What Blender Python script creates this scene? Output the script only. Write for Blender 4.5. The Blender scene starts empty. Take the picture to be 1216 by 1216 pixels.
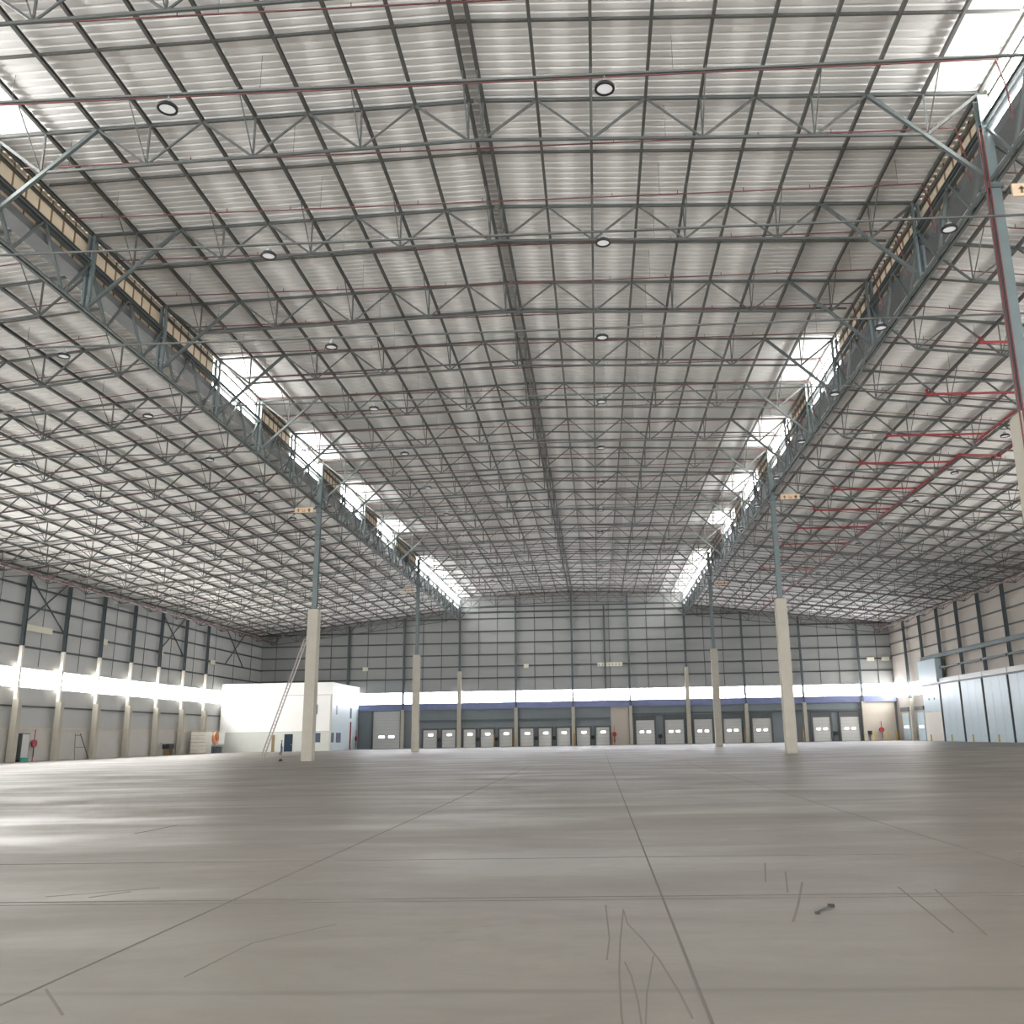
import bpy, bmesh, math, random
from mathutils import Vector, Matrix
random.seed(7)
sc = bpy.context.scene
COL = sc.collection

# ------------------------------------------------------------------ camera, sky, exposure
PITCH, ROLL, YAW, CAMZ = 0.24094, -0.01710, 0.04189, 1.752
fw = Vector((-math.sin(YAW)*math.cos(PITCH), math.cos(YAW)*math.cos(PITCH), math.sin(PITCH)))
rt = Vector((math.cos(YAW), math.sin(YAW), 0)); up = rt.cross(fw)
r2 = rt*math.cos(ROLL) + up*math.sin(ROLL); u2 = -rt*math.sin(ROLL) + up*math.cos(ROLL)
cd = bpy.data.cameras.new('camera'); cam = bpy.data.objects.new('camera', cd); COL.objects.link(cam)
cam.matrix_world = Matrix(((r2.x, u2.x, -fw.x, 0), (r2.y, u2.y, -fw.y, 0), (r2.z, u2.z, -fw.z, CAMZ), (0, 0, 0, 1)))
cd.sensor_width = 36; cd.sensor_fit = 'HORIZONTAL'; cd.lens = 1082.75/1216*36
cd.shift_x = (608-659.2)/1216; cd.clip_end = 1000; cd.clip_start = 0.1
sc.camera = cam

w = bpy.data.worlds.new('sky'); sc.world = w; w.use_nodes = True
bg = w.node_tree.nodes['Background']; bg.inputs[0].default_value = (0.95, 0.97, 1.0, 1); bg.inputs[1].default_value = 1.5
sc.view_settings.view_transform = 'Standard'; sc.view_settings.look = 'None'
sc.view_settings.gamma = 1; sc.view_settings.use_curve_mapping = False
sc.view_settings.exposure = 1.72
sc.cycles.max_bounces = 8; sc.cycles.diffuse_bounces = 6; sc.cycles.use_denoising = True
STRIP = 10.0          # radiance of the daylit translucent glazing

# ------------------------------------------------------------------ measures (metres)
RX, P, G = -4.466, 2.2888, 0.303          # ridge x, nave purlin pitch, half gap of the twin ridge purlins
T, S = 33.255, 8.0                         # first truss in front, bay length
HALF = 9*P+G                               # 20.9
CL, CR = RX-HALF, RX+HALF                  # column lines
XL, XR, YW = -63.0, 53.93, 170.83
Y0 = -28.0
RZ, SL, D = 27.99, 0.0353, 1.91
SZ, SS, SD = 25.1, 0.115, 1.95             # side roof: height at column line, slope, truss depth
SP = 37.55/16
ZG0, ZG1 = 23.05, 25.7
W0, W1 = 7.9, 10.02
def ty(n): return T+(n-1)*S
def nz(x): return RZ-abs(x-RX)*SL
def sz(x): return SZ-SS*((CL-x) if x < RX else (x-CR))

# ------------------------------------------------------------------ materials
def mat(name, col, rough=0.6, metal=0.0, var=0.12, scale=1.5, bump=0.0, emit=None, es=0.0, stretch=(1,1,1), dark=None):
    m = bpy.data.materials.new(name); m.use_nodes = True
    nt = m.node_tree; b = nt.nodes['Principled BSDF']
    b.inputs['Roughness'].default_value = rough; b.inputs['Metallic'].default_value = metal
    tc = nt.nodes.new('ShaderNodeTexCoord'); mp = nt.nodes.new('ShaderNodeMapping'); mp.inputs['Scale'].default_value = stretch
    nt.links.new(tc.outputs['Object'], mp.inputs['Vector'])
    n = nt.nodes.new('ShaderNodeTexNoise'); n.inputs['Scale'].default_value = scale; n.inputs['Detail'].default_value = 5
    nt.links.new(mp.outputs[0], n.inputs['Vector'])
    mx = nt.nodes.new('ShaderNodeMix'); mx.data_type = 'RGBA'
    d = dark or [c*(1-var*2) for c in col]
    mx.inputs['A'].default_value = (*d, 1); mx.inputs['B'].default_value = (*[min(1, c*(1+var*0.6)) for c in col], 1)
    nt.links.new(n.outputs['Fac'], mx.inputs['Factor']); nt.links.new(mx.outputs['Result'], b.inputs['Base Color'])
    if bump:
        bp = nt.nodes.new('ShaderNodeBump'); bp.inputs['Strength'].default_value = bump
        nt.links.new(n.outputs['Fac'], bp.inputs['Height']); nt.links.new(bp.outputs[0], b.inputs['Normal'])
    if emit:
        b.inputs['Emission Color'].default_value = (*emit, 1); b.inputs['Emission Strength'].default_value = es
    return m
M = {}
M['steel'] = mat('painted_grey_steel', (0.105, 0.113, 0.108), 0.5, 0.0)
M['purlin'] = mat('galvanised_purlin', (0.100, 0.101, 0.092), 0.55, 0.0)
M['girder'] = mat('girder_steel', (0.115, 0.136, 0.133), 0.45, 0.0)
M['bright_steel'] = mat('column_steel', (0.16, 0.20, 0.205), 0.45, 0.0)
M['galv'] = mat('bright_galvanised_sheet', (0.42, 0.45, 0.47), 0.32, 0.8)
M['gutter'] = mat('dull_gutter_sheet', (0.20, 0.21, 0.22), 0.4, 0.4)
M['ochre'] = mat('ochre_post_paint', (0.40, 0.25, 0.10), 0.6)
M['roof'] = mat('white_roof_sheeting', (0.86, 0.85, 0.825), 0.6, var=0.05, scale=0.15)
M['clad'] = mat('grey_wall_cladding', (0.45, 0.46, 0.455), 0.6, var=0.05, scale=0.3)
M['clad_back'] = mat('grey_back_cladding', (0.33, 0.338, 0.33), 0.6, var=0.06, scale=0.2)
M['clad_low'] = mat('slate_blue_cladding', (0.20, 0.23, 0.25), 0.6, var=0.12, scale=0.3)
M['clad_beige'] = mat('beige_wall_cladding', (0.50, 0.45, 0.39), 0.6, var=0.06, scale=0.3)
M['tan'] = mat('tan_clerestory_cladding', (0.76, 0.64, 0.48), 0.6, var=0.08, scale=0.6)
M['concrete'] = mat('precast_concrete', (0.48, 0.45, 0.38), 0.8, var=0.10, scale=1.2, bump=0.1)
M['lower_wall'] = mat('pale_concrete_wall', (0.55, 0.53, 0.50), 0.8, var=0.06, scale=0.6)
M['ledge'] = mat('cream_ledge', (0.62, 0.54, 0.44), 0.7)
M['girt'] = mat('dark_girt', (0.085, 0.095, 0.10), 0.5)
M['girt_blue'] = mat('blue_grey_post', (0.09, 0.112, 0.122), 0.5)
M['fascia'] = mat('violet_blue_fascia', (0.19, 0.22, 0.40), 0.5)
M['red'] = mat('red_sprinkler_pipe', (0.135, 0.032, 0.03), 0.4)
M['redmain'] = mat('red_sprinkler_main', (0.30, 0.02, 0.028), 0.4)
M['reel'] = mat('red_hose_reel', (0.35, 0.02, 0.04), 0.45)
M['white'] = mat('white_paint', (0.82, 0.82, 0.80), 0.5, var=0.03)
M['office'] = mat('white_office_cladding', (0.86, 0.86, 0.84), 0.5, var=0.03, scale=0.3)
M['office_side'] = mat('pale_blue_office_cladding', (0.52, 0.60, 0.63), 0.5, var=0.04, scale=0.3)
M['office_low'] = mat('office_base_band', (0.60, 0.62, 0.58), 0.6, var=0.04)
M['dockdoor'] = mat('pale_grey_door', (0.56, 0.56, 0.54), 0.5, var=0.05, scale=0.8)
M['panel'] = mat('ice_blue_insulated_panel', (0.56, 0.68, 0.73), 0.4, var=0.04, scale=0.3)
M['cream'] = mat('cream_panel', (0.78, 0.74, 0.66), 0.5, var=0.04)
M['black'] = mat('black_rubber', (0.02, 0.02, 0.022), 0.6)
M['lampring'] = mat('black_lamp_housing', (0.012, 0.012, 0.014), 0.45)
M['lens'] = mat('milky_lamp_lens', (0.75, 0.75, 0.75), 0.3, emit=(1, 1, 1), es=0.12)
M['yellow'] = mat('yellow_safety_paint', (0.72, 0.50, 0.10), 0.5)
M['orange'] = mat('orange_paint', (0.70, 0.30, 0.16), 0.6)
M['brown'] = mat('brown_frame', (0.25, 0.17, 0.09), 0.6)
M['glass'] = mat('dark_window_glass', (0.04, 0.06, 0.11), 0.45)
M['door_blue'] = mat('dark_blue_door', (0.012, 0.035, 0.06), 0.8)
M['signface'] = mat('pale_orange_sign_face', (0.78, 0.60, 0.42), 0.5, var=0.05)
M['creamsign'] = mat('cream_sign_face', (0.70, 0.68, 0.55), 0.5, var=0.05)
M['skin'] = mat('skin', (0.45, 0.27, 0.19), 0.6)
M['navy'] = mat('navy_work_clothes', (0.035, 0.06, 0.17), 0.8)
M['teal'] = mat('teal_tub', (0.05, 0.32, 0.26), 0.5)
M['tube'] = mat('ladder_aluminium', (0.33, 0.29, 0.27), 0.4, 0.3)
M['timber'] = mat('pallet_timber', (0.42, 0.33, 0.22), 0.8)
M['joint'] = mat('dark_joint_sealant', (0.115, 0.105, 0.09), 0.8)
M['glow'] = mat('daylit_translucent_sheet', (0.85, 0.85, 0.85), 0.5, emit=(1.0, 0.985, 0.955), es=STRIP)
M['glow_back'] = mat('daylit_back_sheet', (0.85, 0.85, 0.85), 0.5, emit=(0.93, 0.95, 1.0), es=STRIP*0.7)
M['glow_top'] = mat('daylit_clerestory_sheet', (0.85, 0.85, 0.85), 0.5, emit=(1.0, 0.99, 0.97), es=STRIP*0.65)
M['peep'] = mat('daylit_door_pane', (0.85, 0.85, 0.85), 0.3, emit=(1, 1, 1), es=2.2)

def floor_mat():
    m = bpy.data.materials.new('power_floated_concrete_floor'); m.use_nodes = True
    nt = m.node_tree; b = nt.nodes['Principled BSDF']; L = nt.links
    tc = nt.nodes.new('ShaderNodeTexCoord')
    def noise(scale, st, det=6, rough=0.6, dist=0.0):
        mp = nt.nodes.new('ShaderNodeMapping'); mp.inputs['Scale'].default_value = st
        L.new(tc.outputs['Object'], mp.inputs['Vector'])
        n = nt.nodes.new('ShaderNodeTexNoise'); n.inputs['Scale'].default_value = scale; n.inputs['Detail'].default_value = det
        n.inputs['Roughness'].default_value = rough; n.inputs['Distortion'].default_value = dist
        L.new(mp.outputs[0], n.inputs['Vector']); return n.outputs['Fac']
    def ramp(f, a, bb, lo=0.0, hi=1.0):
        r = nt.nodes.new('ShaderNodeMapRange'); r.inputs['From Min'].default_value = a; r.inputs['From Max'].default_value = bb
        r.inputs['To Min'].default_value = lo; r.inputs['To Max'].default_value = hi
        L.new(f, r.inputs['Value']); return r.outputs[0]
    def mix(f, A, B):
        x = nt.nodes.new('ShaderNodeMix'); x.data_type = 'RGBA'; L.new(f, x.inputs['Factor'])
        for s_, v in (('A', A), ('B', B)):
            if isinstance(v, tuple): x.inputs[s_].default_value = (*v, 1)
            else: L.new(v, x.inputs[s_])
        return x.outputs['Result']
    big = ramp(noise(0.16, (1, 0.5, 1), 4, 0.6, 0.6), 0.3, 0.7)
    c = mix(big, (0.156, 0.138, 0.116), (0.220, 0.198, 0.170))
    streak = ramp(noise(0.5, (0.22, 1.3, 1), 6, 0.62, 0.8), 0.50, 0.70, 0, 0.75)
    c = mix(streak, c, (0.135, 0.121, 0.105))
    pale = ramp(noise(0.35, (0.25, 1.0, 1), 5, 0.6, 0.4), 0.56, 0.72, 0, 0.55)
    c = mix(pale, c, (0.275, 0.255, 0.228))
    fine = ramp(noise(3.2, (1, 1, 1), 8, 0.7), 0.35, 0.7, 0, 0.5)
    c = mix(fine, c, (0.14, 0.125, 0.106))
    mid = ramp(noise(1.3, (0.45, 1.6, 1), 7, 0.68, 0.6), 0.48, 0.66, 0, 0.6)
    c = mix(mid, c, (0.15, 0.134, 0.114))
    blot = ramp(noise(0.9, (1, 1.2, 1), 6, 0.7, 1.0), 0.57, 0.68, 0, 0.55)
    c = mix(blot, c, (0.135, 0.122, 0.104))
    # curved tyre scuffs
    wv = nt.nodes.new('ShaderNodeTexWave'); wv.wave_type = 'RINGS'; wv.rings_direction = 'Z'
    mp = nt.nodes.new('ShaderNodeMapping'); mp.inputs['Location'].default_value = (1.9, -6.5, 0)
    L.new(tc.outputs['Object'], mp.inputs['Vector']); L.new(mp.outputs[0], wv.inputs['Vector'])
    wv.inputs['Scale'].default_value = 0.23; wv.inputs['Distortion'].default_value = 5; wv.inputs['Detail Scale'].default_value = 0.4
    sc1 = ramp(wv.outputs['Fac'], 0.985, 1.0, 0, 1)
    msk = ramp(noise(0.5, (1, 1, 1), 3), 0.52, 0.62, 0, 1)
    mm = nt.nodes.new('ShaderNodeMath'); mm.operation = 'MULTIPLY'; L.new(sc1, mm.inputs[0]); L.new(msk, mm.inputs[1])
    m2 = nt.nodes.new('ShaderNodeMath'); m2.operation = 'MULTIPLY'; L.new(mm.outputs[0], m2.inputs[0]); m2.inputs[1].default_value = 0.2
    c = mix(m2.outputs[0], c, (0.15, 0.135, 0.118))
    # long dirty band across the foreground and a faint second one
    sx = nt.nodes.new('ShaderNodeSeparateXYZ'); L.new(tc.outputs['Object'], sx.inputs[0])
    wob = ramp(noise(1.1, (1, 0.2, 1), 5), 0, 1, -0.05, 0.05)
    for yy, hw, op in ((7.06, 0.085, 0.6), (10.84, 0.16, 0.22), (14.3, 0.12, 0.18), (20.5, 0.5, 0.2)):
        ad = nt.nodes.new('ShaderNodeMath'); ad.operation = 'ADD'; L.new(sx.outputs['Y'], ad.inputs[0]); L.new(wob, ad.inputs[1])
        sb = nt.nodes.new('ShaderNodeMath'); sb.operation = 'SUBTRACT'; L.new(ad.outputs[0], sb.inputs[0]); sb.inputs[1].default_value = yy
        ab = nt.nodes.new('ShaderNodeMath'); ab.operation = 'ABSOLUTE'; L.new(sb.outputs[0], ab.inputs[0])
        f_ = ramp(ab.outputs[0], 0.0, hw, op, 0.0)
        c = mix(f_, c, (0.095, 0.085, 0.072))
    L.new(c, b.inputs['Base Color'])
    # worn, polished lane on the left
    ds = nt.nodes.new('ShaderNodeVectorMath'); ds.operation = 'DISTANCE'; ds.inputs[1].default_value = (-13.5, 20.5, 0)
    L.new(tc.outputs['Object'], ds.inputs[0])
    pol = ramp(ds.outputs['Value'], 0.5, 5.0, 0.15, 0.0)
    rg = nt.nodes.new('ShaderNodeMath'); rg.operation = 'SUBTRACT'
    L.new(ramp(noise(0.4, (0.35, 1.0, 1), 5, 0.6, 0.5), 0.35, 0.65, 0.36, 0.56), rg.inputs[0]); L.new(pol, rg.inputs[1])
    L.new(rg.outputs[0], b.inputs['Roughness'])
    bp = nt.nodes.new('ShaderNodeBump'); bp.inputs['Strength'].default_value = 0.025; bp.inputs['Distance'].default_value = 0.02
    L.new(noise(1.5, (0.5, 1, 1), 4), bp.inputs['Height']); L.new(bp.outputs[0], b.inputs['Normal'])
    b.inputs['Specular IOR Level'].default_value = 0.45
    return m
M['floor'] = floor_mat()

# ------------------------------------------------------------------ mesh helpers
def box(bm, x0, x1, y0, y1, z0, z1):
    v = [bm.verts.new(c) for c in ((x0,y0,z0),(x1,y0,z0),(x1,y1,z0),(x0,y1,z0),(x0,y0,z1),(x1,y0,z1),(x1,y1,z1),(x0,y1,z1))]
    for f in ((3,2,1,0),(4,5,6,7),(0,1,5,4),(1,2,6,5),(2,3,7,6),(3,0,4,7)): bm.faces.new([v[i] for i in f])
def sec(kind, a, b=None, t=None):
    b = b or a; t = t or a*0.22; x, y = a/2, b/2
    if kind == 'box': return [(-x,-y),(x,-y),(x,y),(-x,y)]
    if kind == 'L': return [(-x,-y),(x,-y),(x,-y+t),(-x+t,-y+t),(-x+t,y),(-x,y)]
    if kind == 'C': return [(-x,-y),(x,-y),(x,-y+t),(-x+t,-y+t),(-x+t,y-t),(x,y-t),(x,y),(-x,y)]
    if kind == 'I': return [(-x,-y),(x,-y),(x,-y+t),(t/2,-y+t),(t/2,y-t),(x,y-t),(x,y),(-x,y),(-x,y-t),(-t/2,y-t),(-t/2,-y+t),(-x,-y+t)]
    if kind == 'O':
        n = 8; return [(x*math.cos(2*math.pi*i/n), x*math.sin(2*math.pi*i/n)) for i in range(n)]
def beam(bm, p, q, s, hint=(0, 0, 1)):
    p, q = Vector(p), Vector(q); d = (q-p).normalized(); h = Vector(hint)
    if abs(d.dot(h)) > 0.98: h = Vector((0, 1, 0)) if abs(d.y) < 0.9 else Vector((1, 0, 0))
    a = d.cross(h).normalized(); b = a.cross(d).normalized()
    A = [bm.verts.new(p+a*u+b*v) for u, v in s]; B = [bm.verts.new(q+a*u+b*v) for u, v in s]
    n = len(s)
    for i in range(n): bm.faces.new((A[i], A[(i+1) % n], B[(i+1) % n], B[i]))
    bm.faces.new(A[::-1]); bm.faces.new(B)
def disc(bm, c, r0, r1, z0, z1, n=20):
    """ring (r0>0) or puck, axis z"""
    def ring(r, z): return [bm.verts.new((c[0]+r*math.cos(2*math.pi*i/n), c[1]+r*math.sin(2*math.pi*i/n), c[2]+z)) for i in range(n)]
    a, b = ring(r1, z0), ring(r1, z1)
    if r0 > 0: e, f = ring(r0, z0), ring(r0, z1)
    for i in range(n):
        j = (i+1) % n
        bm.faces.new((a[i], a[j], b[j], b[i]))
        if r0 > 0:
            bm.faces.new((e[j], e[i], f[i], f[j])); bm.faces.new((a[j], a[i], e[i], e[j])); bm.faces.new((b[i], b[j], f[j], f[i]))
    if r0 <= 0: bm.faces.new(a[::-1]); bm.faces.new(b)
def mesh(name, fn, m):
    bm = bmesh.new(); fn(bm); bmesh.ops.recalc_face_normals(bm, faces=bm.faces)
    me = bpy.data.meshes.new(name); bm.to_mesh(me); bm.free(); me.materials.append(M[m] if isinstance(m, str) else m); return me
def obj(name, fn, m, parent=None, loc=(0, 0, 0)):
    me = fn if isinstance(fn, bpy.types.Mesh) else mesh(name, fn, m)
    o = bpy.data.objects.new(name, me); COL.objects.link(o); o.location = loc
    if parent: o.parent = parent
    return o
def tag(o, label=None, cat=None, group=None, kind=None):
    if label: o['label'] = label
    if cat: o['category'] = cat
    if group: o['group'] = group
    if kind: o['kind'] = kind
    return o
def empty(name, loc, label, cat, group=None, kind=None):
    o = bpy.data.objects.new(name, None); COL.objects.link(o); o.location = loc; o.empty_display_size = 0.3
    return tag(o, label, cat, group, kind)
def dup(root, loc, label, group=None):
    r = root.copy(); COL.objects.link(r); r.location = loc; r['label'] = label
    if group: r['group'] = group
    for ch in root.children:
        c = ch.copy(); COL.objects.link(c); c.parent = r
        for g in ch.children:
            d = g.copy(); COL.objects.link(d); d.parent = c
    return r
def B(*a): return lambda bm: box(bm, *a)
ORD_ = ['zeroth','first','second','third','fourth','fifth','sixth','seventh','eighth','ninth','tenth','eleventh','twelfth','thirteenth',
       'fourteenth','fifteenth','sixteenth','seventeenth','eighteenth','nineteenth','twentieth']
ORD = ORD_+['twenty-'+w_ for w_ in ORD_[1:10]]+['thirtieth']+['thirty-'+w_ for w_ in ORD_[1:10]]+['fortieth']

# ------------------------------------------------------------------ floor
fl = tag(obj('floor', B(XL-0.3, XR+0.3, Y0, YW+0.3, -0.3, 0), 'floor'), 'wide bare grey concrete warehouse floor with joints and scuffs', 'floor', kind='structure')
def jl(bm):
    for x, y1, wd in ((-4.2, 60, 0.02), (0.66, 150, 0.024), (5.48, 60, 0.012)): box(bm, x-wd/2, x+wd/2, 2, y1, 0, 0.003)
    for y, wd in ((10.93, 0.022), (10.74, 0.012), (14.3, 0.012)): box(bm, -40, 40, y-wd/2, y+wd/2, 0, 0.003)
obj('joint_line', jl, 'joint', fl)
stain = mat('old_dark_floor_stain', (0.142, 0.125, 0.105), 0.7, var=0.12, scale=2.5)
def scuffs(bm):
    def strip(pts, wd):
        for (x0, y0), (x1, y1) in zip(pts, pts[1:]):
            dx, dy = x1-x0, y1-y0; l = math.hypot(dx, dy); nx, ny = -dy/l*wd/2, dx/l*wd/2
            p = [bm.verts.new(c) for c in ((x0-nx, y0-ny, 0.0022), (x1-nx, y1-ny, 0.0022), (x1+nx, y1+ny, 0.0022), (x0+nx, y0+ny, 0.0022))]
            q = [bm.verts.new((v.co.x, v.co.y, 0.0)) for v in p]; bm.faces.new(p)
            for k in range(4): bm.faces.new((p[k], q[k], q[(k+1) % 4], p[(k+1) % 4]))
    for pts, wd in (([(0.21, 10.15), (0.14, 8.58), (0.11, 7.57), (0.1, 6.41), (0.12, 5.8)], 0.015), ([(0.03, 10.4), (0.05, 8.75), (0.02, 7.98)], 0.014),
                    ([(0.21, 10.1), (0.23, 9.4), (0.34, 8.74), (0.44, 7.96), (0.52, 6.98), (0.55, 6.4)], 0.014), ([(0.4, 8.1), (0.29, 6.99), (0.24, 6.2)], 0.012),
                    ([(0.16, 7.9), (0.2, 7.44), (0.22, 6.78), (0.22, 6.2)], 0.013), ([(2.4, 11.82), (2.03, 10.3), (1.8, 9.43)], 0.025), ([(2.25, 13.5), (1.97, 11.85)], 0.02),
                    ([(2.37, 12.69), (2.08, 11.08)], 0.02), ([(-4.12, 7.19), (-3.62, 6.55)], 0.02), ([(-3.23, 7.53), (-3.14, 8.7), (-2.61, 9.52)], 0.014),
                    ([(-9.29, 18.8), (-9.24, 20.55)], 0.05), ([(-6.03, 11.22), (-5.73, 11.61)], 0.03), ([(-6.6, 11.3), (-5.5, 11.9)], 0.015), ([(3.4, 11.4), (3.1, 8.9)], 0.02), ([(3.75, 11.2), (3.35, 8.8)], 0.02)):
        strip(pts, wd)
obj('tyre_mark', scuffs, stain, fl)
tag(obj('wire_scrap', lambda bm: (beam(bm, (2.12, 9.83, 0.012), (2.24, 10.0, 0.02), sec('O', 0.02)), beam(bm, (2.24, 10.0, 0.02), (2.35, 10.19, 0.012), sec('O', 0.016)), box(bm, 2.31, 2.37, 10.15, 10.2, 0, 0.03), box(bm, 2.1, 2.14, 9.8, 9.84, 0, 0.02)), 'black'),
    'small dark wire scrap lying on the open floor, right of the long joint', 'scrap')

# ------------------------------------------------------------------ roof sheets
def ribbed(bm, xs, zf):
    y = Y0; pitch = 0.42; rows = []
    prof = ((0.0, 0.0), (0.26, 0.0), (0.30, 0.06), (0.38, 0.06))
    while y < YW:
        for dy, dz in prof:
            if y+dy < YW: rows.append([bm.verts.new((x, y+dy, zf(x)+dz)) for x in xs])
        y += pitch
    rows.append([bm.verts.new((x, YW, zf(x))) for x in xs])
    for a, b in zip(rows, rows[1:]):
        for i in range(len(xs)-1): bm.faces.new((a[i], b[i], b[i+1], a[i+1]))
tag(obj('ceiling', lambda bm: ribbed(bm, (CL-0.6, RX, CR+0.6), lambda x: nz(x)+0.20), 'roof'), 'white ribbed roof sheeting over the raised middle span', 'ceiling', kind='structure')
tag(obj('ceiling', lambda bm: ribbed(bm, (XL-0.3, CL-0.4), lambda x: sz(x)+0.20), 'roof'), 'white ribbed roof sheeting over the span beside the office', 'ceiling', kind='structure')
tag(obj('ceiling', lambda bm: ribbed(bm, (CR+0.4, XR+0.3), lambda x: sz(x)+0.20), 'roof'), 'white ribbed roof sheeting over the span with thick red pipes', 'ceiling', kind='structure')

# ------------------------------------------------------------------ walls
wl = tag(obj('wall_left', lambda bm: (box(bm, XL-0.25, XL, Y0, YW, 3.6, W0), box(bm, XL-0.25, XL, Y0, YW, W1, 21.2)), 'clad'),
         'tall grey clad wall with long glazed strip behind the concrete posts', 'wall', kind='structure')
obj('concrete_base', B(XL-0.25, XL+0.12, Y0, YW, 0, 3.4), 'lower_wall', wl)
obj('ledge', B(XL-0.25, XL+0.28, Y0, YW, 3.4, 3.6), 'ledge', wl)
for z in (5.9, 12.3, 14.5, 16.75, 18.9): obj('girt', lambda bm, z=z: beam(bm, (XL+0.12, Y0, z), (XL+0.12, YW, z), sec('C', 0.16, 0.2), (0, 0, 1)), 'girt', wl)
for i in range(1, 19):
    y = ty(i)-4
    if y > 90: obj('sag_rod', lambda bm, y=y: beam(bm, (XL+0.1, y, 10.3), (XL+0.1, y, 20.6), sec('O', 0.06)), 'girt', wl)
for i in (9, 13, 16):
    obj('brace', lambda bm, i=i: (beam(bm, (XL+0.3, ty(i), 14.6), (XL+0.3, ty(i+1), 20.4), sec('L', 0.12)), beam(bm, (XL+0.20, ty(i+1), 14.6), (XL+0.20, ty(i), 20.4), sec('L', 0.12))), 'girt', wl)

def gable(bm):
    pts = [(XL, W1), (XR, W1), (XR, sz(XR)+0.20), (CR, SZ+0.20), (CR, nz(CR)+0.20), (RX, RZ+0.20), (CL, nz(CL)+0.20), (CL, SZ+0.20), (XL, sz(XL)+0.20)]
    a = [bm.verts.new((x, YW, z)) for x, z in pts]; b = [bm.verts.new((x, YW+0.25, z)) for x, z in pts]
    bm.faces.new(a); bm.faces.new(b[::-1])
    for i in range(len(a)): bm.faces.new((a[i], b[i], b[(i+1) % len(a)], a[(i+1) % len(a)]))
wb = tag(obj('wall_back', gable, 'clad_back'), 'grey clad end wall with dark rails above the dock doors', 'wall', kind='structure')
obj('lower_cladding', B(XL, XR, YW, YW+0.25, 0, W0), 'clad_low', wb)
obj('fascia', B(-44, XR, YW-0.5, YW, 6.8, 7.98), 'fascia', wb)
for z in (12.42, 14.55, 16.68, 18.9, 21.05, 23.4):
    a, b = (XL, XR) if z < 21.2 else ((-42.0, 33.5) if z < 22 else (-40, 33) if False else (CL-12, CR+12))
    obj('girt', lambda bm, z=z, a=a, b=b: beam(bm, (a, YW-0.12, z), (b, YW-0.12, z), sec('C', 0.18, 0.22)), 'girt', wb)
obj('girt', lambda bm: beam(bm, (CL, YW-0.12, 24.6), (CR, YW-0.12, 24.6), sec('C', 0.25, 0.3)), 'girt', wb)
obj('girt', lambda bm: beam(bm, (CL, YW-0.12, 25.6), (CR, YW-0.12, 25.6), sec('C', 0.16, 0.2)), 'girt', wb)
k = -6
for i in range(-16, 17):
    x = RX+i*10.45/3
    if i % 3 == 0 or x < XL+1 or x > XR-1: continue
    top = (nz(x) if CL < x < CR else sz(x))
    obj('sag_rod', lambda bm, x=x, top=top: beam(bm, (x, YW-0.1, 10.2), (x, YW-0.1, top), sec('O', 0.10)), 'girt', wb)
obj('lean_post', lambda bm: beam(bm, (1.6, YW-0.25, 10.1), (1.6, YW-0.25, 25.4), sec('I', 0.3, 0.3)), 'girt', wb)
# reveals between dock doors, a warm bay and dark rails as painted canopy shadow
obj('warm_bay', B(2.4, 5.6, YW-0.08, YW, 0, 6.9), 'clad_beige', wb)
obj('warm_bay', B(47.9, 53.5, YW-0.08, YW, 0, 6.9), 'clad_beige', wb)
for a, b, z in ((-33, -25.9, 4.6), (-25, -15.3, 4.6), (-14.5, -4.9, 4.6), (-4.0, 2.2, 4.6), (6.4, 15.9, 5.2), (16.9, 26.4, 5.3), (27.3, 36.9, 5.3), (37.8, 47.3, 5.3)):
    obj('canopy_shadow_rail', B(a, b, YW-0.45, YW, z, z+0.35), 'girt_blue', wb)

wr = tag(obj('wall_right', lambda bm: (box(bm, XR, XR+0.25, Y0, YW, 0, 7.5), box(bm, XR, XR+0.25, Y0, YW, 9.7, 21.2), box(bm, XR, XR+0.25, ty(8), ty(16), 7.5, 9.7)), 'clad_beige'),
         'beige clad wall with dark steel posts above the ice-blue panels', 'wall', kind='structure')
for z in (14.9, 17.0, 19.0): obj('girt', lambda bm, z=z: beam(bm, (XR-0.1, Y0, z), (XR-0.1, YW, z), sec('C', 0.16, 0.2)), 'girt', wr)

# ------------------------------------------------------------------ glazed strips, one window per bay
wn = [0]
def window(label, fpane, m, fframe, fm='steel', group=None):
    wn[0] += 1
    o = tag(obj('window_%d' % wn[0], fpane, m), label, 'window', group, 'structure')
    obj('window_frame', fframe, fm, o); return o
for i in range(-6, 16):       # left wall
    a, b = ty(i), min(ty(i+1), 152.6)
    if b <= a: continue
    def fr(bm, a=a, b=b):
        for z in (W0, W1): box(bm, XL-0.06, XL+0.06, a, b, z-0.06, z+0.06)
        for j in range(9): y = a+(b-a)*j/8; box(bm, XL-0.02, XL+0.03, y-0.02, y+0.02, W0, W1)
    seen = 9 <= i
    window('daylit strip window on the long left wall, %s from the office' % ORD[16-i] if seen else 'daylit strip window on the long left wall outside the view, %s from the office' % ORD[16-i],
           B(XL-0.14, XL-0.08, a, b, W0, W1), 'glow', fr, 'white', 'strip windows of the left wall')
for i in range(-4, 6):        # back wall
    a, b = RX+i*10.45+0.1, min(RX+(i+1)*10.45-0.1, XR)
    if i == -4: a = -44.2
    def fr(bm, a=a, b=b):
        for z in (W0, W1): box(bm, a, b, YW-0.05, YW+0.05, z-0.06, z+0.06)
        for j in range(4): x = a+(b-a)*j/3; box(bm, x-0.03, x+0.03, YW-0.02, YW+0.03, W0, W1)
    window('daylit strip window high on the end wall, %s from the office' % ORD[i+5], B(a, b, YW+0.08, YW+0.14, W0, W1), 'glow_back', fr, 'white', 'strip windows of the end wall')
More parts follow.
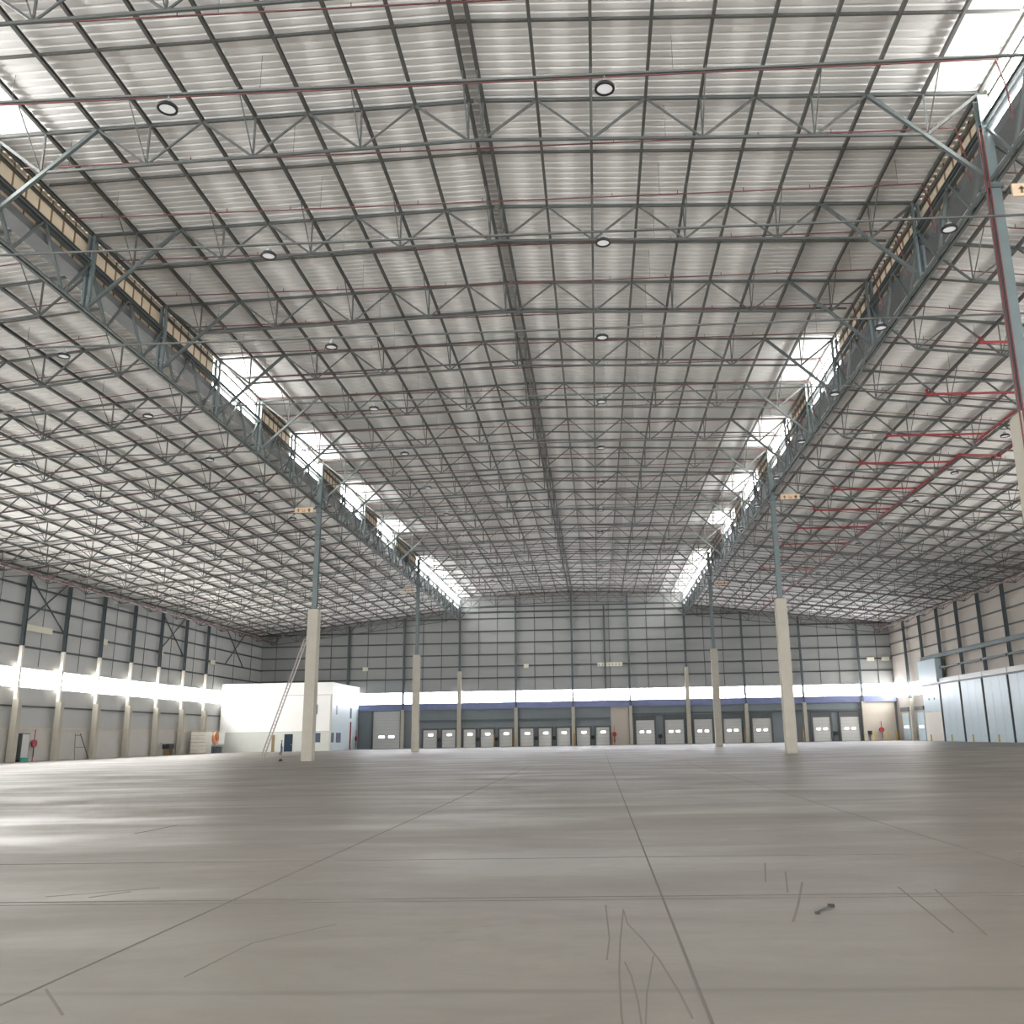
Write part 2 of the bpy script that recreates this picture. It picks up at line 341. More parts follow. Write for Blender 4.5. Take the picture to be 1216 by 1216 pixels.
for i in list(range(-6, 8))+[16, 17]:      # right wall; unseen near bays added for fill light
    a, b = ty(i), min(ty(i+1), YW)
    def fr(bm, a=a, b=b):
        for z in (7.5, 9.7): box(bm, XR-0.06, XR+0.06, a, b, z-0.06, z+0.06)
    window('daylit strip window between end wall and ice-blue panels, %s from corner' % ORD[18-i] if i > 10 else 'added fill-light strip on the right wall outside the view, %s' % ORD[8-i],
           B(XR+0.08, XR+0.14, a, b, 7.5, 9.7), 'glow', fr, 'white', 'strip windows of the right wall')

# clerestory between the middle roof and the two lower roofs
BRIGHT = {-4, -2, 0, 4, 6, 8, 10, 13, 14, 15, 16, 17}
for sgn, X, side, near in ((-1, CL, 'left', 'office-side'), (1, CR, 'right', 'red-pipe-side')):
    x0, x1 = (X-0.45, X-0.38) if sgn < 0 else (X+0.38, X+0.45)
    for i in range(-4, 18):
        a, b = ty(i)+0.01, ty(i+1)-0.01
        zb, zt = 25.27, 27.42
        if i in BRIGHT:
            def fr(bm, a=a, b=b, x0=x0, x1=x1):
                xi = x1+0.02 if sgn < 0 else x0-0.02
                for z in (zb, zt): box(bm, xi-0.05, xi+0.05, a, b, z-0.05, z+0.05)
                for j in range(5): y = a+(b-a)*j/4; box(bm, xi-0.03, xi+0.03, y-0.03, y+0.03, zb, zt)
            window('bright clerestory window on the %s of the middle roof, bay %s back from camera' % (near, ORD[i]) if i >= 0 else 'clerestory window behind the camera',
                   B(x0, x1, a, b, zb, zt), 'glow_top', fr, 'white', 'clerestory windows')
        else:
            def cl(bm, a=a, b=b, x0=x0, x1=x1):
                box(bm, x0, x1, a, b, zb, zt)
            o = tag(obj('wall_clerestory_%s' % side, cl, 'tan'), 'tan clerestory cladding on the %s of the middle roof, bay %s back from camera' % (near, ORD[i]) if i > 0 else 'tan clerestory cladding behind the camera', 'wall cladding', 'clerestory cladding bays', 'structure')
            def rb(bm, a=a, b=b):
                xi = X-0.36 if sgn < 0 else X+0.36
                for j in range(1, 8): y = a+(b-a)*j/8; box(bm, xi-0.03, xi+0.03, y-0.035, y+0.035, zb, zt)
            obj('panel_rib', rb, 'brown', o)
    g = tag(obj('box_gutter', lambda bm: beam(bm, (X+sgn*0.62, Y0, 25.05), (X+sgn*0.62, YW-0.3, 25.05), sec('box', 0.9, 0.42)), 'gutter'),
            'galvanised box gutter along the %s of the middle roof' % near, 'gutter', 'box gutters')
    tag(obj('cable_tray', lambda bm: beam(bm, (X+sgn*0.05, 12, 25.45), (X+sgn*0.05, YW-0.5, 25.45), sec('C', 0.22, 0.06)), 'galv'),
        'thin pale cable tray beside the gutter, %s of the middle roof' % near, 'cable tray', 'cable trays')

# ------------------------------------------------------------------ purlins
def purlin(x, z, label, group, w_=0.12, h_=0.19, name='roof_purlin'):
    tag(obj(name, lambda bm: beam(bm, (0, 8, 0), (0, YW-0.2, 0), sec('C', w_, h_)), 'purlin', loc=(x, 0, z)), label, 'purlin', group)
for kk in range(1, 10):
    for sgn, sd in ((-1, 'office side'), (1, 'red-pipe side')):
        x = RX+sgn*(G+kk*P)
        purlin(x, nz(x)+0.05, 'dark purlin under the middle roof, %s from the ridge toward the %s' % (ORD[kk], sd), 'purlins of the middle roof')
for sgn, sd in ((-1, 'office side'), (1, 'red-pipe side')):
    purlin(RX+sgn*G, RZ+0.03, 'one of the close pair of ridge purlins, the one on the %s' % sd, 'twin ridge purlins', 0.14, 0.22)
    X = RX+sgn*HALF
    purlin(X+sgn*0.30, 27.0, 'eaves rail along the clerestory top on the %s' % sd, 'eaves rails', 0.1, 0.16, 'eaves_rail')
for kk in range(1, 17):
    for sgn, sd in ((-1, 'office side'), (1, 'red-pipe side')):
        x = RX+sgn*(HALF+kk*SP)-sgn*(0.1 if kk == 16 else 0)
        purlin(x, sz(x)+0.05, 'dark purlin under the lower roof on the %s, %s from the clerestory' % (sd, ORD[kk]), 'purlins of the lower roof on the %s' % sd)
# ------------------------------------------------------------------ roof trusses
def nave_truss():
    L = 'grey steel truss under the middle roof, %s back from the camera'
    t = empty('roof_truss', (RX, ty(0), RZ-D), L % ORD[1], 'roof truss', 'trusses of the middle roof')
    def tp(k): x = (1 if k > 0 else -1 if k < 0 else 0)*G+k*P; return Vector((x, 0, D-abs(x)*SL))
    def bt(k): v = tp(k); v.z -= D; return v
    for s in (-1, 1):
        obj('top_chord', lambda bm: beam(bm, (s*0.1, 0, D), tp(9*s), sec('box', 0.115, 0.13)), 'steel', t)
        e = tp(9*s)
        lo = Vector((e.x, 0, ZG0-(RZ-D)+0.1))
        obj('end_strut', lambda bm: beam(bm, tp(7*s), lo, sec('box', 0.16, 0.15)), 'girder', t)
        obj('end_strut', lambda bm: beam(bm, bt(8*s), e, sec('box', 0.13, 0.12)), 'steel', t)
        for k in (0, 2, 4, 6):
            if k: obj('web_vertical', lambda bm: beam(bm, bt(k*s), tp(k*s), sec('L', 0.075)), 'steel', t)
            a = bt(k*s) if k else Vector((s*G, 0, 0))
            obj('web_diagonal', lambda bm: beam(bm, a, tp((k+1)*s), sec('box', 0.095, 0.09)), 'steel', t)
            if k < 6: obj('web_diagonal', lambda bm: beam(bm, tp((k+1)*s), bt((k+2)*s), sec('box', 0.07, 0.07)), 'steel', t)
            else: pass
        obj('web_vertical', lambda bm: beam(bm, bt(8*s), tp(8*s), sec('L', 0.075)), 'steel', t)
        obj('web_vertical', lambda bm: beam(bm, (s*G, 0, 0), (s*G, 0, D), sec('L', 0.075)), 'steel', t)
        for k in (2, 4, 6, 8): obj('fly_brace', lambda bm: beam(bm, bt(k*s), tp(k*s)+Vector((0, -2.1, 0.1)), sec('O', 0.06)), 'steel', t)
        obj('fly_brace', lambda bm: beam(bm, (s*G, 0, 0), (s*G, -2.1, D+0.1), sec('O', 0.06)), 'steel', t)
    obj('bottom_chord', lambda bm: (beam(bm, bt(-8), (0, 0, 0), sec('box', 0.10, 0.11)), beam(bm, (0, 0, 0), bt(8), sec('box', 0.10, 0.11))), 'steel', t)
    return t, L
t0, L0 = nave_truss()
for n in range(1, 19): dup(t0, (RX, ty(n)-(0.25 if n == 18 else 0), RZ-D), L0 % ORD[n+1])

def side_truss(s, sd):
    X = RX+s*HALF
    L = 'grey steel truss under the lower roof on the '+sd+', %s back from the camera'
    t = empty('roof_truss', (X, ty(1), SZ-SD), L % ORD[1], 'roof truss', 'trusses of the lower roof on the '+sd)
    def tp(k): return Vector((s*k*SP, 0, SD-SS*k*SP))
    def bt(k): return Vector((s*k*SP, 0, -SS*k*SP))
    obj('top_chord', lambda bm: beam(bm, tp(0), tp(16), sec('box', 0.115, 0.13)), 'steel', t)
    obj('bottom_chord', lambda bm: beam(bm, bt(1), bt(15), sec('box', 0.10, 0.11)), 'steel', t)
    for k in range(1, 16, 2):
        obj('web_vertical', lambda bm: beam(bm, bt(k), tp(k), sec('L', 0.075)), 'steel', t)
        obj('web_diagonal', lambda bm: beam(bm, tp(k-1), bt(k), sec('box', 0.095, 0.09)), 'steel', t)
        obj('web_diagonal', lambda bm: beam(bm, bt(k), tp(k+1), sec('box', 0.07, 0.07)), 'steel', t)
        obj('fly_brace', lambda bm: beam(bm, bt(k), tp(k)+Vector((0, -2.1, 0.1)), sec('O', 0.06)), 'steel', t)
    for n in range(2, 19): dup(t, (X, ty(n)-(0.25 if n == 18 else 0), SZ-SD), L % ORD[n])
side_truss(-1, 'office side'); side_truss(1, 'red-pipe side')

# mid-bay bridging bars tying the purlins
for n in range(0, 18):
    y = ty(n)+3.6 if n else ty(n)+3.6
    def br(bm):
        beam(bm, (CL+0.3, 0, nz(CL)+0.04), (RX, 0, RZ+0.04), sec('box', 0.10)); beam(bm, (RX, 0, RZ+0.04), (CR-0.3, 0, nz(CR)+0.04), sec('box', 0.10))
    if n == 0: nb = mesh('purlin_tie', br, 'purlin')
    tag(obj('purlin_tie', nb, None, loc=(0, y, 0)), 'thin steel tie across the middle roof purlins, %s back from the camera' % ORD[n+1], 'purlin tie', 'purlin ties of the middle roof')
    if n == 0: continue
    for s, sd in ((-1, 'office side'), (1, 'red-pipe side')):
        X = RX+s*HALF; E = XL+0.2 if s < 0 else XR-0.2
        tag(obj('purlin_tie', lambda bm: beam(bm, (X, 0, sz(X)+0.04), (E, 0, sz(E)+0.04), sec('box', 0.09)), 'purlin', loc=(0, y, 0)),
            'thin steel tie across lower roof purlins, %s, %s back from the camera' % (sd, ORD[n]), 'purlin tie', 'purlin ties of the lower roof')

# ------------------------------------------------------------------ valley girders
def girder(s, seg, sd):
    X = RX+s*HALF; ya = T+seg*48; yb = min(ya+47.97, YW-1.1)
    wh = ('nearest', 'middle', 'farthest')[seg] if seg >= 0 else 'overhead'
    g = empty('lattice_girder', (X, ya, ZG0), 'heavy lattice girder under the clerestory on the %s, %s length' % (sd, wh), 'lattice girder', 'lattice girders')
    H = ZG1-ZG0; Lg = yb-ya
    for dx in (-0.13, 0.13):
        obj('bottom_chord', lambda bm: beam(bm, (dx, 0, 0), (dx, Lg, 0), sec('L', 0.12, 0.16)), 'girder', g)
    obj('top_chord', lambda bm: beam(bm, (0, 0, H), (0, Lg, H), sec('I', 0.24, 0.22, 0.04)), 'girder', g)
    j = 0
    while j*4 < Lg-1:
        y = j*4
        if j % 2 == 0 and j > 0:
            for dx in (-0.14, 0.14): obj('web_post', lambda bm: beam(bm, (dx, y, 0), (dx, y, 4.15), sec('C', 0.12, 0.22)), 'bright_steel', g)
            obj('bracket', B(-0.16, 0.16, y-0.25, y+0.25, H-0.3, H-0.1), 'girder', g)
        if y+2 < Lg: obj('web_diagonal', lambda bm: beam(bm, (0, y, H), (0, y+2, 0), sec('box', 0.13, 0.13)), 'girder', g)
        if y+4 < Lg+0.5: obj('web_diagonal', lambda bm: beam(bm, (0, y+2, 0), (0, min(y+4, Lg), H), sec('box', 0.11, 0.11)), 'girder', g)
        j += 1
    return g
for s, sd in ((-1, 'office side'), (1, 'red-pipe side')):
    for seg in (-1, 0, 1, 2):
        if seg == -1 and s == -1: continue
        girder(s, seg, sd)

# ------------------------------------------------------------------ building columns
def column(x, y, label, pipes=False):
    c = empty('building_column', (x, y, 0), label, 'column', 'building columns')
    def cb(bm):
        hw = 0.46; v = []
        for z in (0, 13.1, 13.25):
            h = hw if z < 13.2 else hw-0.08
            v.append([bm.verts.new(q) for q in ((-h, -h, z), (h, -h, z), (h, h, z), (-h, h, z))])
        for a, b in zip(v, v[1:]):
            for i in range(4): bm.faces.new((a[i], a[(i+1) % 4], b[(i+1) % 4], b[i]))
        bm.faces.new(v[0][::-1]); bm.faces.new(v[-1])
    obj('concrete_post', cb, 'concrete', c)
    obj('base_plate', B(-0.36, 0.36, -0.36, 0.36, 13.25, 13.31), 'steel', c)
    obj('steel_post', lambda bm: beam(bm, (0, 0, 13.3), (0, 0, 27.0), sec('I', 0.42, 0.46, 0.05), (0, 1, 0)), 'bright_steel', c)
    obj('gusset', B(-0.3, 0.3, -0.3, 0.3, 22.7, 22.85), 'girder', c)
    return c
column(CR, T, 'nearest column, steel shaft with red pipes beside it, upper right', True)
column(CL, T, 'column just outside the picture on the office side', True)
column(CL, T+48, 'thick concrete column with the long ladder leaning on it')
column(CL, T+96, 'slim distant column in front of the tall roller door')
column(CR, T+48, 'concrete and steel column carrying an emergency sign, centre right')
column(CR, T+96, 'distant column standing right of the middle dock doors')
# narrow gable posts and wall posts
def wallpost(x, y, hc, top, label, group, mid='white', fx=0, fy=0, r=0.3, zm=None, steel='girt_blue'):
    c = empty('wall_post', (x, y, 0), label, 'post', group)
    obj('concrete_stub', B(-r, r, -r, r, 0, hc), 'concrete', c)
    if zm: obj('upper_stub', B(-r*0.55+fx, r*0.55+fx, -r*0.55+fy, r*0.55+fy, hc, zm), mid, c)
    obj('steel_shaft', lambda bm: beam(bm, (fx, fy, zm or hc), (fx, fy, top), sec('I', 0.34, 0.42, 0.05), (0, 1, 0)), steel, c)
for i in range(-4, 6):
    x = RX+i*10.45; top = (nz(x) if CL-0.1 <= x <= CR+0.1 else sz(x))
    tall = abs(abs(i)-2) < 0.1
    nm = ORD[i+5]
    wallpost(x, YW-0.62, 13.65 if tall else 6.9, top-0.2, '%s post along the end wall, %s counted from the office' % ('tall concrete' if tall else 'short concrete-footed', nm), 'posts along the end wall', r=0.36 if tall else 0.30)
for i in range(4, 18):
    y = ty(i)
    if y > 152: continue
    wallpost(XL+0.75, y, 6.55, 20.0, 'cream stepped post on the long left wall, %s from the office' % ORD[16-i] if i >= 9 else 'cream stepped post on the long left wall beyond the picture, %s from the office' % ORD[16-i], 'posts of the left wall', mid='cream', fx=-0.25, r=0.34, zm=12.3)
for i in range(8, 18):
    y = ty(i)
    c = empty('wall_post', (XR-0.55, y, 0), 'dark steel post on the beige wall, %s from the end wall corner' % ORD[18-i], 'post', 'posts of the right wall')
    if i >= 16: obj('concrete_stub', B(-0.3, 0.3, -0.3, 0.3, 0, 7.0), 'concrete', c)
    obj('steel_shaft', lambda bm: beam(bm, (0, 0, 7.0 if i >= 16 else 0.0), (0, 0, 20.4), sec('I', 0.36, 0.5, 0.06), (0, 1, 0)), 'girt_blue', c)

# ------------------------------------------------------------------ ice-blue panel front along the right wall
FX = XR-1.25
for i in range(8, 16):
    y0, y1 = ty(i), ty(i+1)
    nm = ORD[16-i]
    c = empty('insulated_wall_panel', (FX, (y0+y1)/2, 0), 'tall ice-blue panel bay along the right wall, %s from the end wall' % nm if i < 15 else 'ice-blue panel bay with cream lower half and high box', 'wall panel', 'insulated panel bays')
    z0 = 4.5 if i == 15 else 0
    def pn(bm):
        for j in range(3):
            a = -3.8+j*7.6/3; box(bm, 0, 0.12, a+0.02, a+7.6/3-0.02, z0, 8.5)
    obj('panel_sheet', pn, 'panel', c)
    obj('end_post', B(-0.12, 0.14, -4.0, -3.8, 0, 8.7), 'girt', c)
    obj('top_rail', B(-0.15, 0.2, -4.0, 4.0, 8.5, 8.72), 'girt', c)
    obj('capping', B(0.0, 0.5, -3.9, 3.9, 8.72, 9.4), 'white', c)
    if i == 15:
        obj('cream_panel', lambda bm: [box(bm, -0.05, 0.12, -3.8+j*1.9, -3.8+(j+1)*1.9-0.03, 0, 4.45) for j in range(4)], 'cream', c)
        obj('high_box', B(-0.3, 0.7, -3.9, 3.9, 8.9, 12.5), 'panel', c)
        for yy in (-1.3, 1.0): obj('vent_hole', B(-0.02, 0, yy, yy+0.4, 6.3, 6.6), 'black', c)
    else:
        obj('crosspiece', B(0.2, 0.4, -3.8, 3.8, 10.9, 11.2), 'girt', c)
tag(obj('crane_rail', lambda bm: beam(bm, (FX+0.3, ty(8), 12.9), (FX+0.3, ty(16), 12.9), sec('I', 0.4, 0.6, 0.06)), 'bright_steel'),
    'long grey horizontal beam above the ice-blue panels', 'beam')
for i, y in enumerate((116.5, 124.0, 132.4, 140.2, 148.8)):
    b = empty('bollard', (FX-0.9, y, 0), 'yellow bollard before the panel front, %s from the end wall' % ORD[5-i], 'bollard', 'yellow bollards')
    obj('tube', lambda bm: disc(bm, (0, 0, 0), 0, 0.10, 0, 1.0, 12), 'yellow', b); obj('foot_plate', B(-0.18, 0.18, -0.18, 0.18, 0, 0.03), 'yellow', b)
for i, (x, y) in enumerate(((51.4, 164.5), (50.6, 166.2), (45.9+3.2, 169.3))):
    b = empty('bollard', (x, y, 0), ('yellow bollard in the far right corner, nearer the camera', 'yellow bollard in the far right corner, just behind another', 'orange-yellow bollard beside the last dock door')[i], 'bollard', 'yellow bollards')
    obj('tube', lambda bm: disc(bm, (0, 0, 0), 0, 0.14, 0, 1.5, 12), 'yellow', b); obj('foot_plate', B(-0.2, 0.2, -0.2, 0.2, 0, 0.03), 'yellow', b)
for i, y in enumerate((158.6, 166.2)):
    wn[0] += 0
    d = tag(obj('door_%d' % (20+i), lambda bm: box(bm, XR-0.14, XR, y-1.7, y+1.7, 0, 4.6), 'panel'), 'pale dock door on the beige wall, %s from the corner' % ORD[2-i], 'door', kind='structure')
    obj('door_pane', lambda bm: [box(bm, XR-0.17, XR-0.13, y-1.0+q, y-0.3+q, 2.1, 2.45) for q in (0, 1.2)], 'peep', d)
    obj('header', B(XR-0.3, XR, y-2.1, y+2.1, 5.0, 5.6), 'girt_blue', d)

# ------------------------------------------------------------------ dock doors along the end wall
small = [(-32.0,-29.5),(-28.5,-26.1),(-24.6,-22.4),(-21.4,-19.1),(-18.0,-15.7),(-14.2,-11.8),(-10.8,-8.5),(-7.5,-5.1),(-3.9,-1.5),(-0.4,2.0)]
big = [(6.9,10.2),(12.15,15.5),(17.4,20.6),(22.7,25.9),(27.9,31.2),(38.7,41.8),(43.6,46.9)]
def dock(n, a, b, h, panes, pz, label, zh):
    def pl(bm):
        k = int(h/0.55)
        for j in range(k): box(bm, a, b, YW-0.22, YW-0.12, 0.03+j*h/k, 0.03+(j+1)*h/k-0.02)
    d = tag(obj('door_%d' % n, pl, 'dockdoor'), label, 'door', 'dock doors of the end wall', 'structure')
    obj('door_frame', lambda bm: (box(bm, a-0.3, a, YW-0.4, YW, 0, h+0.2), box(bm, b, b+0.3, YW-0.4, YW, 0, h+0.2), box(bm, a-0.3, b+0.3, YW-0.35, YW, h+0.03, h+(0.9 if 4 < h < 5 else 0.3))), 'girt', d)  # dark frame colour also stands in for the shadow around the doors
    for (p, q) in panes: obj('door_pane', B(p, q, YW-0.25, YW-0.21, pz, pz+0.34), 'peep', d)
n = 1
for i, (a, b) in enumerate(small):
    m_ = (a+b)/2+0.05
    dock(n, a, b, 3.15, [(m_-0.35, m_+0.45)], 2.15, 'small pale dock door with one pane, %s of ten from the office' % ORD[i+1], 4.6); n += 1
for i, (a, b) in enumerate(big):
    q = (b-a)/4; m_ = (a+b)/2
    dock(n, a, b, 4.25, [(m_-0.95, m_-0.3), (m_+0.3, m_+0.95)], 2.05, 'large pale dock door with two panes, %s of seven from the middle' % ORD[i+1], 5.3); n += 1
dock(n, -41.3, -36.35, 6.7, [(-40.2, -39.2), (-38.4, -37.4)], 1.95, 'tall pale roller door beside the white office block', 6.9)
for i, x in enumerate((-29.0, -21.95, -18.6, -11.3, -8.0, -1.0, 11.2, 21.6, 42.6, 48.6)):
    c = empty('dock_control_box', (x, YW-0.35, 0), 'dark dock control stand between doors, %s from the office' % ORD[i+1], 'control box', 'dock control boxes')
    obj('cabinet', B(-0.35, 0.35, -0.2, 0.2, 1.1, 1.75), 'black', c); obj('stand', B(-0.08, 0.08, -0.08, 0.08, 0, 1.1), 'steel', c)

# guide posts in yellow-brown beside doors
for i, x in enumerate((-18.6-0.3, -15.1-0.1, -3.2+0.0-1.1, 2.5, 36.6, 26.3)):
    tag(obj('guard_post', lambda bm: (disc(bm, (0, 0, 0), 0, 0.11, 0, 2.2, 10), box(bm, -0.2, 0.2, -0.2, 0.2, 0, 0.04)), 'ochre', loc=(x, YW-1.25, 0)), 'thin ochre guard post at the end wall doors, %s from the office' % ORD[i+1], 'post', 'ochre guard posts')

# ------------------------------------------------------------------ sprinkler pipes
for j in range(-1, 35):
    y = 30.08-0.1+4*j
    if y > 168: continue
    zc = 26.2
    def bp(bm):
        beam(bm, (CL+1.0, 0, 0), (15.6, 0, 0), sec('O', 0.065)); beam(bm, (15.6, 0, 0.02), (15.85, 0, -1.3), sec('O', 0.065))
        beam(bm, (15.85, 0, -1.3), (16.05, 0.3, -2.4), sec('O', 0.065))
        for i in range(12): x = CL+2.3+i*3.05; beam(bm, (x, 0, 0), (x, 0, 0.2), sec('O', 0.035))
    if j == -1: pm = mesh('sprinkler_pipe', bp, 'red')
    if j == -1: hm = {x: mesh('hanger', lambda bm: beam(bm, (x, 0, 0), (x, 0, nz(x)+0.2-26.2), sec('O', 0.02)), 'steel') for x in (CL+3, RX-8, RX+8, 14.5)}
    o = obj('sprinkler_pipe', pm, None, loc=(0, y, zc))
    for x in hm: obj('hanger', hm[x], None, o)
    tag(o, 'thin red sprinkler pipe across the middle roof, %s back from the camera' % ORD[j+2], 'pipe', 'sprinkler pipes of the middle roof')
    if j < 1: continue
    for s, sd in ((-1, 'office side'), (1, 'red-pipe side')):
        def sp(bm):
            a, b = RX+s*(HALF+0.9), (XL+2 if s < 0 else XR-2)
            beam(bm, (a, 0, sz(a)-1.0), (b, 0, sz(b)-1.0), sec('O', 0.055))
            for i in range(8): x = a+(b-a)*(i+.5)/8; beam(bm, (x, 0, sz(x)-1.0), (x, 0, sz(x)-0.8), sec('O', 0.035))
        if j == 1: M['sp'+sd] = mesh('sprinkler_pipe', sp, 'red')
        if j == 1: M['hg'+sd] = [mesh('hanger', lambda bm: beam(bm, (x, 0, sz(x)-1.0), (x, 0, sz(x)+0.2), sec('O', 0.02)), 'steel') for x in (RX+s*(HALF+6), RX+s*(HALF+18), RX+s*(HALF+31))]
        o = obj('sprinkler_pipe', M['sp'+sd], None, loc=(0, y, 0))
        for h_ in M['hg'+sd]: obj('hanger', h_, None, o)
        tag(o, 'thin red pipe under the lower roof, %s, %s back from camera' % (sd, ORD[j]), 'pipe', 'sprinkler pipes of the lower roofs')
def poly(pts, r):
    def f(bm):
        for a, b in zip(pts, pts[1:]): beam(bm, a, b, sec('O', r))
        for p in pts[1:-1]: beam(bm, (p[0]-r*0.6, p[1], p[2]), (p[0]+r*0.6, p[1], p[2]), sec('O', r*1.25))
    return f
mz = 22.55
tag(obj('sprinkler_main', poly([(28.7, 48, mz), (28.7, 66.3, mz)], 0.20), 'redmain'), 'thick red main pipe high on the right, nearer length', 'pipe', 'thick red main pipes')
tag(obj('sprinkler_main', poly([(32.0, 40, mz), (32.0, 70.0, mz), (28.8, 69.5, mz), (28.7, 160, mz-0.2)], 0.20), 'redmain'), 'thick red main pipe high on the right with a sideways kink', 'pipe', 'thick red main pipes')
for i, (y, xa) in enumerate(((48.0, 21.8), (55.9, 21.6), (64.2, 21.6), (71.2, 21.6), (79.2, 21.5), (86.8, 21.5), (94.7, 21.6), (103, 21.6), (111, 21.6), (119, 21.6))):
    tag(obj('sprinkler_branch', poly([(xa, y, mz+0.35), (xa, y-0.1, mz), (28.7, y+0.1, mz)], 0.17 if i < 7 else 0.13), 'redmain'),
        'thick red branch pipe joining the red main, %s back from the camera' % ORD[i+1], 'pipe', 'thick red branch pipes')
for dx, nm in ((-0.36, 'inner'), (-0.5, 'outer')):
    tag(obj('riser_pipe', poly([(CR+dx, T-0.52, 8.0), (CR+dx, T-0.52, 25.2)], 0.07), 'red'), 'thin red riser on the nearest column, %s of the pair' % nm, 'pipe', 'risers on the nearest column')
tag(obj('sprinkler_main', poly([(-58.5, 60, 19.1), (-58.5, 165, 19.1)], 0.2), 'red'), 'dull red main pipe along the top of the long left wall', 'pipe', 'thick red main pipes')
tag(obj('sprinkler_main', poly([(49.6, 60, 19.0), (49.6, 165, 19.0)], 0.18), 'red'), 'dull red main pipe along the top of the beige wall', 'pipe', 'thick red main pipes')

# ------------------------------------------------------------------ lighting rows
rows = [21.45+8.02*k for k in range(0, 12)]
lampx = [(-36.0, 'middle of the office side'), (-23.8, 'just past the office-side girder'), (-11.5, 'middle roof, office side'), (0.65, 'middle roof, centre'), (12.85, 'middle roof, beside the right girder'), (25.0, 'under the thick red pipes'), (37.2, 'outer red-pipe side')]
lmesh = {}
def lamp_parts():
    lmesh['ring'] = mesh('housing', lambda bm: (disc(bm, (0, 0, 0), 0.215, 0.275, -0.03, 0.05, 24), disc(bm, (0, 0, 0), 0, 0.235, 0.05, 0.09, 16)), 'lampring')
    lmesh['lens'] = mesh('lens', lambda bm: disc(bm, (0, 0, 0), 0, 0.22, 0.0, 0.04, 24), 'lens')
    lmesh['cap'] = mesh('driver_box', lambda bm: (disc(bm, (0, 0, 0), 0, 0.10, 0.10, 0.24, 12), beam(bm, (0, 0, 0.2), (0, 0, 0.47), sec('O', 0.03))), 'galv')
lamp_parts()
conduit = mesh('lighting_conduit', lambda bm: beam(bm, (XL, 0, 0), (XR, 0, 0), sec('box', 0.075, 0.06)), 'steel')
for r, y in enumerate(rows):
    z = 18.88
    tag(obj('lighting_conduit', conduit, None, loc=(0, y, z+0.45)), 'thin level lighting conduit across all spans, %s back from the camera' % ORD[r+1], 'conduit', 'lighting conduits')
    for x, nm in lampx:
        # leave out lamps that fall outside the picture or into the ladder of the office block
        if (x < -44 and y > 152): continue
        if abs(x)*0.95 > y*0.72+6: continue
        t = empty('high_bay_lamp', (x, y, z), 'round black-ringed lamp, %s, %s row back from the camera' % (nm, ORD[r+1]), 'ceiling lamp', 'round high bay lamps')
        obj('housing', lmesh['ring'], None, t); obj('lens', lmesh['lens'], None, t)
        obj('driver_box', lmesh['cap'], None, t)

# ------------------------------------------------------------------ emergency signs on columns
def esign(x, y, label):
    e = empty('emergency_sign', (x, y, 22.1), label, 'sign', 'hanging emergency signs')
    obj('sign_board', B(-0.85, 0.85, -0.06, 0.06, 0, 0.55), 'signface', e)
    def arrow(bm, c, up_):
        y_ = -0.075; s = 1 if up_ else -1
        box(bm, c-0.05, c+0.05, y_, -0.06, 0.12, 0.36); 
        v = [bm.verts.new(q) for q in ((c-0.15, y_, 0.28 if up_ else 0.2), (c+0.15, y_, 0.28 if up_ else 0.2), (c, y_, 0.28+s*0.17 if up_ else 0.03))]
        bm.faces.new(v)
    obj('arrow_mark', lambda bm: arrow(bm, -0.5, True), 'brown', e)
    obj('arrow_mark', lambda bm: arrow(bm, 0.5, True), 'black', e)
    obj('hose_mark', lambda bm: (box(bm, -0.14, 0.14, -0.075, -0.06, 0.13, 0.2), box(bm, -0.14, -0.07, -0.075, -0.06, 0.2, 0.42), box(bm, 0.02, 0.14, -0.075, -0.06, 0.2, 0.34)), 'orange', e)
    for dx in (-0.6, 0.6): obj('hanger', lambda bm: beam(bm, (dx, 0, 0.55), (dx, 0, 2.0), sec('O', 0.03)), 'steel', e)
esign(-26.6, T+47.4, 'pale orange hanging sign beside the ladder column')
esign(17.9, T+47.4, 'pale orange hanging sign beside the centre-right column')
esign(17.75, T-0.5, 'pale orange hanging sign beside the nearest column')
esign(-26.6, T+95.4, 'pale orange hanging sign at the slim distant column')
esign(17.9, T+95.4, 'pale orange hanging sign at the distant right column')
for x, w_, lb in ((-13.0, 0.9, 'small cream plate on the end wall, left of the long sign'), (2.5, 4.6, 'long cream lettered sign board on the end wall'), (-43.1, 1.0, 'small cream plate on the end wall above the office'),
                  (50.0, 1.3, 'cream plate on the end wall near the right corner, left one'), (52.7, 1.4, 'cream plate on the end wall beside the right corner')):
    o = tag(obj('wall_sign', B(-w_/2, w_/2, -0.05, 0, -0.35, 0.35), 'creamsign', loc=(x, YW-0.3, 14.45)), lb, 'sign', 'wall signs')
    if w_ > 2: obj('sign_mark', lambda bm: [box(bm, -2.1+q*0.62, -2.1+q*0.62+0.20, -0.07, -0.05, -0.2, 0.2) for q in range(7)], 'clad_back', o)
for y, w_, lb in ((100.4, 5.0, 'long cream sign board on the left wall'), (114.5, 1.2, 'small cream plate on the left wall, nearer one'), (130.0, 1.1, 'small cream plate on the left wall, middle one'), (148.1, 1.8, 'small cream plate on the left wall near the office')):
    tag(obj('wall_sign', B(0, 0.06, -w_/2, w_/2, -0.35, 0.35), 'creamsign', loc=(XL+0.25, y, 14.4)), lb, 'sign', 'wall signs')

